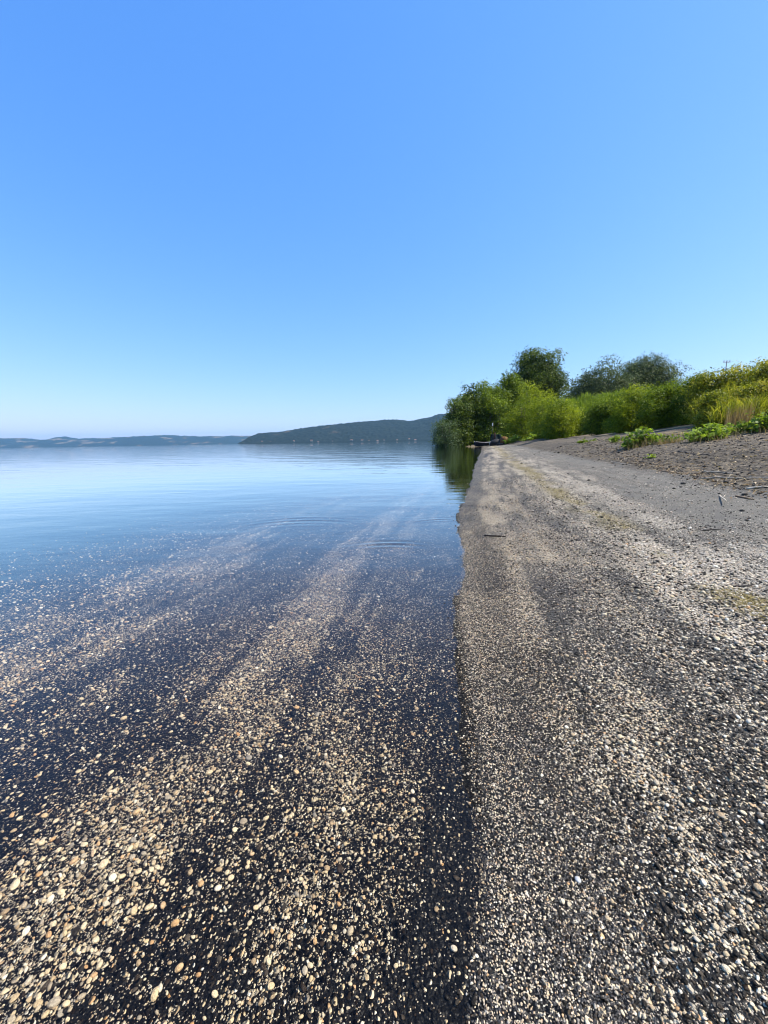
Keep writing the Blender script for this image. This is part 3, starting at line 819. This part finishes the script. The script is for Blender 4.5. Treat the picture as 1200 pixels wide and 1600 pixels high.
# leafy plants on the dark sand
def leafy_plant(px, py, Y, w, h, label, n, leaf, tone=.5, straw=0, seed=0):
    x, _ = at(px, py, Y)
    root = empty('leafy_plant', (x, Y, gz(x, Y)))
    tag(root, label, 'plant')
    r = np.random.default_rng(seed)
    stems, P, N = [], [], []
    ns = max(6, n // 14)
    for i in range(ns):
        a = r.uniform(0, 6.28); rad = math.sqrt(r.random()) * w / 2
        ex, ey = math.cos(a) * rad, math.sin(a) * rad * .7
        eh = h * (1 - .55 * (rad / (w / 2)) ** 2) * r.uniform(.5, 1.08)
        b = np.array([ex * .35, ey * .35, 0]); e = np.array([ex, ey, eh])
        zt = gz(x + ex, Y + ey) - gz(x, Y)
        b[2] = gz(x + b[0], Y + b[1]) - gz(x, Y) - .03; e[2] += zt
        m = (b + e) / 2 + [0, 0, .1 * h]
        stems.append(tube([b, m, e], [.008, .006, .003], 4))
        for t in np.linspace(.3, 1, 14):
            c = (1 - t) ** 2 * b + 2 * t * (1 - t) * m + t * t * e
            P.append(c + r.normal(0, .05, 3) * [1, 1, .5]); N.append([ex * .4, ey * .4, .9])
    P, N = np.array(P), np.array(N) + r.normal(size=(len(P), 3)) * .55
    P[:, 2] = np.maximum(P[:, 2], .02 - .1)
    me = leaves_mesh('foliage', P, N, leaf * r.uniform(.5, 1.2, len(P)), np.clip(r.normal(tone, .25, len(P)), 0, 1), L_PLANT, .75, .08, droop=.5)
    tag(link('foliage', me, root), kind='stuff')
    V, Fc = join(stems)
    link('stems', np_mesh('stems', V, Fc), root, L_STRAWM)
    if straw:
        k = straw
        Q = np.stack([r.uniform(-w * .5, w * .55, k), r.uniform(-w * .4, w * .3, k), np.zeros(k)], -1)
        Q[:, 2] = ground_z(Q[:, 0] + x, Q[:, 1] + Y) - gz(x, Y) - .02
        blades('dry_stalks', Q, r.uniform(.15, .45, k) * min(h, 1) * 1.4, r.uniform(.006, .014, k), L_STRAW, kind='stuff', spread=.4, parent=root)
    return root
L_STRAWM = plain('plant stems', (.16, .17, .06), .7, 20)
leafy_plant(1003, 672, 14.2, 1.35, .72, 'big leafy plant, leftmost of the large three, dry stalks on its right', 620, .15, .55, 260, 1)
leafy_plant(1040, 676, 13.6, .8, .42, 'straggly half dry plant leaning against the big leafy plant', 160, .10, .35, 320, 2)
leafy_plant(1108, 672, 12.4, 1.35, .55, 'bright green leafy plant, middle of the large three', 640, .14, .75, 160, 3)
leafy_plant(1186, 664, 13.2, 1.5, .72, 'dark and light green leafy plant at the right edge of the view', 700, .15, .5, 120, 4)
leafy_plant(1130, 655, 15.5, .9, .45, 'green plant at the foot of the dry canes', 200, .13, .6, 60, 5)
leafy_plant(1080, 668, 15.0, .8, .35, 'small green plant between the two left large plants, set further back', 180, .12, .6, 60, 15)
leafy_plant(1150, 668, 13.6, .8, .35, 'low green plant filling the gap before the right edge plant', 220, .12, .6, 60, 16)
leafy_plant(960, 682, 19.0, .9, .4, 'low dark green plant left of the big leafy plant, at the foot of the bush', 180, .13, .35, 40, 17)
leafy_plant(910, 682, 23.0, .75, .26, 'small low green plant alone at the top of the beach', 150, .13, .5, 0, 6)
leafy_plant(927, 682, 24.0, .35, .14, 'tiny plant beside the lone low plant', 40, .10, .5, 0, 7)
leafy_plant(1021, 693, 10.8, .22, .13, 'tiny seedling below the big leafy plant', 40, .07, .7, 0, 8)
leafy_plant(800, 679, 58.0, 2.6, 1.4, 'bright leafy clump just right of the black rocks', 300, .34, .85, 0, 9)
leafy_plant(828, 680, 55.0, 2.8, .9, 'low leafy clump under the yellow green bush', 320, .32, .65, 0, 10)

# pole on the skyline
x, zt = at(1136, 563, 62)
g0 = gz(x, 62)
pole = empty('utility_pole', (x, 62, g0)); tag(pole, 'thin grey pole with a short crossbar on the skyline above the reeds', 'pole')
M_POLE = plain('weathered pole', (.30, .29, .28), .8)
V, Fc = tube([(0, 0, -.5), (0, 0, zt - g0)], [.09, .06], 8); link('post', np_mesh('post', V, Fc), pole, M_POLE)
V, Fc = tube([(-.55, 0, zt - g0 - .25), (.55, 0, zt - g0 - .25)], [.06, .06], 6); link('crossbar', np_mesh('crossbar', V, Fc), pole, M_POLE)
for s in (-.45, .45):
    V, Fc = tube([(s, 0, zt - g0 - .2), (s, 0, zt - g0 + .06)], [.05, .04], 6); link('insulator', np_mesh('insulator', V, Fc), pole, M_POLE)

# ------------------------------------------------------------------ things at the end of the beach
def rowing_boat():
    x, _ = at(757, 688, 67.5); Y = 67.5
    z = .05
    root = empty('rowing_boat', (x, Y, z), math.radians(8)); tag(root, 'low dark boat with a pale rim drawn up under the trees at the water edge', 'boat')
    Lb, Wb, Hb = 3.4, 1.3, .62
    V = []; st = 14
    for i in range(st + 1):
        t = i / st; xx = (t - .5) * Lb
        w = Wb / 2 * (1 - abs(2 * t - .85) ** 2.6 * .62) if t > .42 else Wb / 2 * (1 - (1 - t / .42) ** 2 * .25)
        w = max(w, .03); sh = Hb + .16 * (2 * t - 1) ** 2
        for a in (-1, -.85, -.5, 0, .5, .85, 1):
            V.append((xx, a * w, sh * (abs(a) ** 2.2)))
    Fc = [(i * 7 + k, i * 7 + k + 1, (i + 1) * 7 + k + 1, (i + 1) * 7 + k) for i in range(st) for k in range(6)]
    Fc += [tuple(range(7)), tuple(st * 7 + k for k in range(7))[::-1]]
    link('hull', np_mesh('hull', V, Fc, smooth=True), root, plain('dark blue hull', (.012, .016, .03), .5))
    for s, k in ((-1, 0), (1, 6)):
        pth = [V[i * 7 + k] for i in range(st + 1)]
        v, f = tube([(p[0], p[1], p[2] + .02) for p in pth], [.04] * len(pth), 5)
        link('gunwale', np_mesh('gunwale', v, f), root, M_RIM)
    for t in (-.5, .35):
        link('thwart', box_mesh('thwart', t - .12, t + .12, -.5, .5, .42, .46), root, M_RIM)
M_RIM = plain('pale boat rim', (.30, .29, .28), .6)
rowing_boat()

def rock(px, py, Y, w, h, label, seed):
    x, _ = at(px, py, Y)
    V, Fc = stone_shape(seed, 3, .35, (1, .8, 1))
    V = V * (1 + .10 * (vnoise(V[:, 0] * 3 + seed, V[:, 1] * 3 + V[:, 2] * 4, seed) - .5)[:, None] * 2)
    V = V * np.array([w / 1.7, w / 2.0, h * .75])
    o = link('rock', np_mesh('rock', V, Fc), None, M_ROCK)
    o.location = (x, Y, gz(x, Y) + h * .3)
    return tag(o, label, 'rock', 'black rocks at the end of the beach')
rock(776, 694, 62, 1.3, .8, 'jagged black rock nearest the water, leftmost of the pile', 61)
rock(783, 692, 63, 1.2, .95, 'highest black rock in the middle of the pile', 62)
rock(790, 693, 62, 1.3, .85, 'rounded black rock right of the highest one', 63)
rock(797, 694, 63, 1.2, .6, 'low black rock at the right end of the pile', 64)
rock(781, 696, 59, .9, .35, 'flat grey black stone in front of the pile', 65)

def post(px, py0, py1, Y, r, mat, name, label, cat, cap=None):
    x, z1 = at(px, py0, Y); g = gz(x, Y)
    root = empty(name, (x, Y, g)); tag(root, label, cat)
    v, f = tube([(0, 0, -.2), (.03, 0, (z1 - g) * .5), (0, 0, z1 - g)], [r, r, r * .8], 7); link('shaft', np_mesh('shaft', v, f, smooth=True), root, mat)
    if cap:
        v, f = tube([(0, 0, z1 - g - .05), (0, 0, z1 - g + .45)], [r * 1.8, r * 1.5], 8); link('flag_top', np_mesh('flag_top', v, f), root, cap)
    return root
M_WHITE = plain('white paint', (.62, .63, .63), .5, 4, .1)
post(769.5, 665, 688, 66, .05, M_TWIGD, 'marker_post', 'thin post with a white top standing against the dark trees', 'post', M_WHITE)
post(773, 676, 690, 64, .16, plain('rusty timber', (.07, .025, .015), .8), 'mooring_stump', 'short reddish brown stump behind the black rocks', 'stump')
# tarp strung under the trees, orange tub, white box
def tarp():
    x, z = at(777, 672, 68.5)
    g = gz(x, 68.5)
    U = np.linspace(-1, 1, 17)
    A, B = np.meshgrid(U, U)
    X = A * 1.2 * (1 - .3 * (B + 1) / 2); Z = (B + 1) / 2 * 1.7
    Yy = .35 * np.sin(A * 5 + B) * .3 + (B + 1) * .4
    idx = np.arange(17 * 17).reshape(17, 17)
    Fc = np.stack([idx[:-1, :-1], idx[:-1, 1:], idx[1:, 1:], idx[1:, :-1]], -1).reshape(-1, 4)
    me = np_mesh('tarpaulin', np.stack([X.ravel(), Yy.ravel(), Z.ravel()], -1), Fc, smooth=True)
    o = link('tarpaulin', me, None, plain('dark teal cloth', (.002, .010, .012), .8, 6, .25, .1))
    sm = o.modifiers.new('thick', 'SOLIDIFY'); sm.thickness = .02
    o.location = (x, 68.5, g)
    tag(o, 'dark teal tarpaulin hanging in the shade under the trees', 'tarpaulin')
tarp()
def tub():
    x, z = at(788, 680, 61.5); g = gz(x, 61.5) + .35
    prof = [(.0, 1.0), (.45, .98), (.68, .85), (.78, .45), (.82, 0)]
    V, Fc = [], []
    for r_, zz in prof:
        for k in range(20): V.append((r_ * math.cos(k * .31416), r_ * math.sin(k * .31416), zz + .03 * math.sin(k * 1.3)))
    for i in range(len(prof) - 1):
        for k in range(20): Fc.append((i * 20 + k, i * 20 + (k + 1) % 20, (i + 1) * 20 + (k + 1) % 20, (i + 1) * 20 + k))
    o = link('upturned_tub', np_mesh('upturned_tub', V, Fc, smooth=True), None, plain('faded orange plastic', (.13, .055, .012), .7))
    o.location = (x, 61.5, g - .1); o.scale = (.8, .8, .9)
    tag(o, 'rounded orange brown tub behind the black rocks', 'tub')
    o.location.z = g
tub()
x, z = at(768, 685, 65.5)
bx = empty('white_box', (x, 65.5, gz(x, 65.5)), .3); tag(bx, 'small white box between the boat and the black rocks', 'box')
link('box_body', box_mesh('box_body', -.25, .25, -.2, .2, 0, .42), bx, M_WHITE); link('lid', box_mesh('lid', -.27, .27, -.22, .22, .423, .5), bx, M_WHITE)

# ------------------------------------------------------------------ flotsam on the beach
def ray_ground(px, py):
    dx, dy = px - 600, 800 - py
    a = dx * math.cos(ROLL) + dy * math.sin(ROLL); b = -dx * math.sin(ROLL) + dy * math.cos(ROLL)
    d = np.array([a, b * math.sin(PITCH) + F_PX * math.cos(PITCH), b * math.cos(PITCH) - F_PX * math.sin(PITCH)]) / F_PX
    t = .3
    while t < 80:
        p = d * t + [0, 0, CAM_H]
        if p[2] < gz(p[0], p[1]): break
        t += .01 + .002 * t
    return p[0], p[1]
def stick(pxa, pya, pxb, pyb, r, mat, label, cat='stick', name='stick', lift=.0, bend=.06):
    ax, ay = ray_ground(pxa, pya); bx_, by = ray_ground(pxb, pyb)
    n = 7; pts = []
    L = math.hypot(bx_ - ax, by - ay); rr = random.Random(int(pxa * 7 + pya))
    for i in range(n):
        t = i / (n - 1); x = ax + (bx_ - ax) * t; y = ay + (by - ay) * t
        o = math.sin(t * 3.1) * bend * L + rr.uniform(-.012, .012) * L
        x += o * .3; y += o
        pts.append((x - ax, y - ay, gz(x, y) - gz(ax, ay) + r * .8 + lift * t))
    v, f = tube(pts, [r * (1 - .45 * i / (n - 1)) * rr.uniform(.85, 1.15) for i in range(n)], 7)
    k = pts[3]
    v2, f2 = tube([k, (k[0] + L * .08, k[1] + L * .05, k[2] + L * .05)], [r * .5, r * .25], 5)
    V, Fc = join([(v, f), (v2, f2)])
    o = link(name, np_mesh(name, V, Fc, smooth=True), None, mat)
    o.location = (ax, ay, gz(ax, ay))
    return tag(o, label, cat)
stick(1126, 919, 1174, 917, .008, M_TWIGD, 'dark straight stick lying on the yellowish weed at the right', bend=.01)
stick(1125, 776, 1134, 790, .010, M_TWIGP, 'pale forked stick standing out on the grey sand', lift=.05, bend=0)
stick(1090, 748, 1200, 747, .010, M_TWIGP, 'long pale reed stem along the foot of the dark bank', name='reed_stem')
stick(1165, 765, 1200, 762, .016, M_TWIGP, 'thick bleached branch at the right edge on the dark bank', name='branch')
stick(1100, 737, 1146, 740, .010, M_TWIGP, 'pale thin stem above the long reed stem', name='reed_stem')
stick(1150, 776, 1178, 782, .013, M_TWIGB, 'brown stick right of the pale forked stick')
stick(1098, 830, 1128, 828, .007, M_TWIGD, 'thin dark twig in the middle of the pebbles', bend=.03)
stick(757, 838, 790, 840, .010, M_TWIGD, 'dark twig near the waterline half way along the beach', bend=.02)
stick(1060, 705, 1110, 712, .012, M_TWIGD, 'dark root in the loose bank below the bright plant')
stick(1030, 735, 1062, 741, .010, M_TWIGB, 'brown stem at the edge of the dark bank')
stick(955, 722, 985, 727, .010, M_TWIGP, 'short pale stick where the bank meets grey sand')

# broken leaves, twigs, clods along the drift line and on the bank
def litter(name, n, fu, yr, size, mat, tone, flat=.35, cls='leaf'):
    y = yr[0] * (yr[1] / yr[0]) ** rng.random(n)
    u = fu(n, y)
    x = shore_x(y) + u
    k = (x < 1.25 * y + 2); x, y = x[k], y[k]; n = len(x)
    P = np.stack([x, y, ground_z(x, y) + .006], -1)
    N = np.stack([rng.normal(0, flat, n), rng.normal(0, flat, n), np.ones(n)], -1)
    s = size * rng.uniform(.4, 1.4, n)
    me = leaves_mesh(name, P, N, s, np.clip(rng.normal(tone, .3, n), 0, 1), mat, .45 if cls == 'leaf' else .06, .12)
    return tag(link(name, me), kind='stuff')
L_DEAD = leaf_mat('dead leaves', (.06, .035, .02), (.30, .20, .10), .1, (.50, .40, .26))
L_WEED = leaf_mat('dried weed', (.07, .055, .015), (.28, .22, .07), .1, (.40, .34, .16))
drift = lambda n, y: np.interp(y, [3, 5, 7, 11, 20, 28], [4.0, 4.15, 4.35, 4.75, 6, 7]) + rng.normal(0, .16, n)
litter('drift_leaves', 900, drift, (3.2, 26), .055, L_DEAD, .5)
litter('drift_twigs', 700, drift, (3.2, 26), .14, L_DEAD, .7, .25, 'twig')
litter('bank_litter', 2600, lambda n, y: rng.uniform(4.2, 10, n), (3.2, 24), .055, L_DEAD, .65)
litter('bank_straws', 1500, lambda n, y: rng.uniform(4.2, 10.5, n), (3.2, 24), .17, L_STRAW, .6, .3, 'twig')
litter('beach_bits', 1600, lambda n, y: rng.uniform(.8, 4.2, n), (1.6, 16), .022, L_DEAD, .3)
wu = lambda n, y: 1.80 + rng.normal(0, .13, n) * np.interp(y, [1, 4, 10, 20], [.7, 1, 1.3, 2])
def weedy():
    n = 26000
    y = 1.7 * (14 / 1.7) ** rng.random(n); x = shore_x(y) + wu(n, y)
    w = cover(x, y)[2]
    k = rng.random(n) < w * .9
    x, y = x[k], y[k]; n = len(x)
    P = np.stack([x, y, ground_z(x, y) + rng.uniform(.002, .010, n)], -1)
    N = np.stack([rng.normal(0, .4, n), rng.normal(0, .4, n), np.ones(n)], -1)
    tag(link('dried_weed', leaves_mesh('dried_weed', P, N, rng.uniform(.012, .04, n), np.clip(rng.normal(.5, .25, n), 0, 1), L_WEED, .12, .1)), kind='stuff')
weedy()

M_CLOD = plain('loose dark soil', (.040, .035, .028), .95, 9, .5)
def clods():
    xs, ys, rs = [], [], []
    n = 9000
    y = 3.2 * (26 / 3.2) ** rng.random(n)
    u = np.where(rng.random(n) < .12, drift(n, y), rng.uniform(4.2, 9.8, n))
    u = np.where(rng.random(n) < .03, rng.uniform(1.7, 4.2, n), u)
    x = shore_x(y) + u
    k = (x < 1.25 * y + 2); x, y = x[k], y[k]; n = len(x)
    r = .010 * np.exp(rng.normal(0, .55, n)); r = np.clip(r, .004, .05) * np.interp(y, [3, 8, 26], [.9, 1.2, 2.0])
    V0, F0 = stone_shape(77, 1, .4, (1, .8, .6))
    a = rng.random(n) * 6.283
    c, s = np.cos(a), np.sin(a)
    V = np.empty((n, len(V0), 3))
    V[:, :, 0] = (V0[:, 0][None] * c[:, None] - V0[:, 1][None] * s[:, None]) * r[:, None] + x[:, None]
    V[:, :, 1] = (V0[:, 0][None] * s[:, None] + V0[:, 1][None] * c[:, None]) * r[:, None] + y[:, None]
    V[:, :, 2] = V0[:, 2][None] * r[:, None] * rng.uniform(.6, 1.1, n)[:, None] + ground_z(x, y)[:, None] + r[:, None] * .2
    Fc = (np.arange(n)[:, None, None] * len(V0) + F0[None]).reshape(-1, 3)
    tag(link('soil_clods', np_mesh('soil_clods', V.reshape(-1, 3), Fc), beach, M_CLOD), kind='stuff')
clods()

# single stones that stand out
def lone_stone(px, py, r, mat, label, seed):
    x, y = ray_ground(px, py) if px > 745 else (at(px, py, 0)[0], 0)
    V, Fc = stone_shape(seed, 2)
    o = link('stone', np_mesh('stone', V * r, Fc, smooth=True), None, mat)
    o.location = (x, y, gz(x, y) + r * .3); o.rotation_euler = (0, 0, seed)
    return tag(o, label, 'stone')
M_QUARTZ = plain('white stone', (.36, .36, .35), .4, 30, .1)
M_TAN = plain('tan stone', (.42, .35, .25), .6, 30, .2)
lone_stone(903, 1377, .009, M_QUARTZ, 'small white stone in the lower right gravel', 81)
lone_stone(1108, 936, .017, M_TAN, 'pale flat stone just below the weed line', 82)
0 and lone_stone(1190, 1122, .016, M_QUARTZ, 'whitish stone at the right edge in the pale pebble band', 83)

# ------------------------------------------------------------------ air
hz = box_mesh('haze', -12500, 12700, -12500, 14500, -18, 420)
hm = NT('thin blue air')
pv = hm.n('VolumePrincipled', i_Density=6.0e-5, i_Anisotropy=.2)
pv.inputs['Color'].default_value = (.33, .68, 1, 1)
hm.l(pv.outputs[0], hm.out.inputs['Volume'])
hz.materials.append(hm.m)
tag(link('haze', hz), kind='stuff')
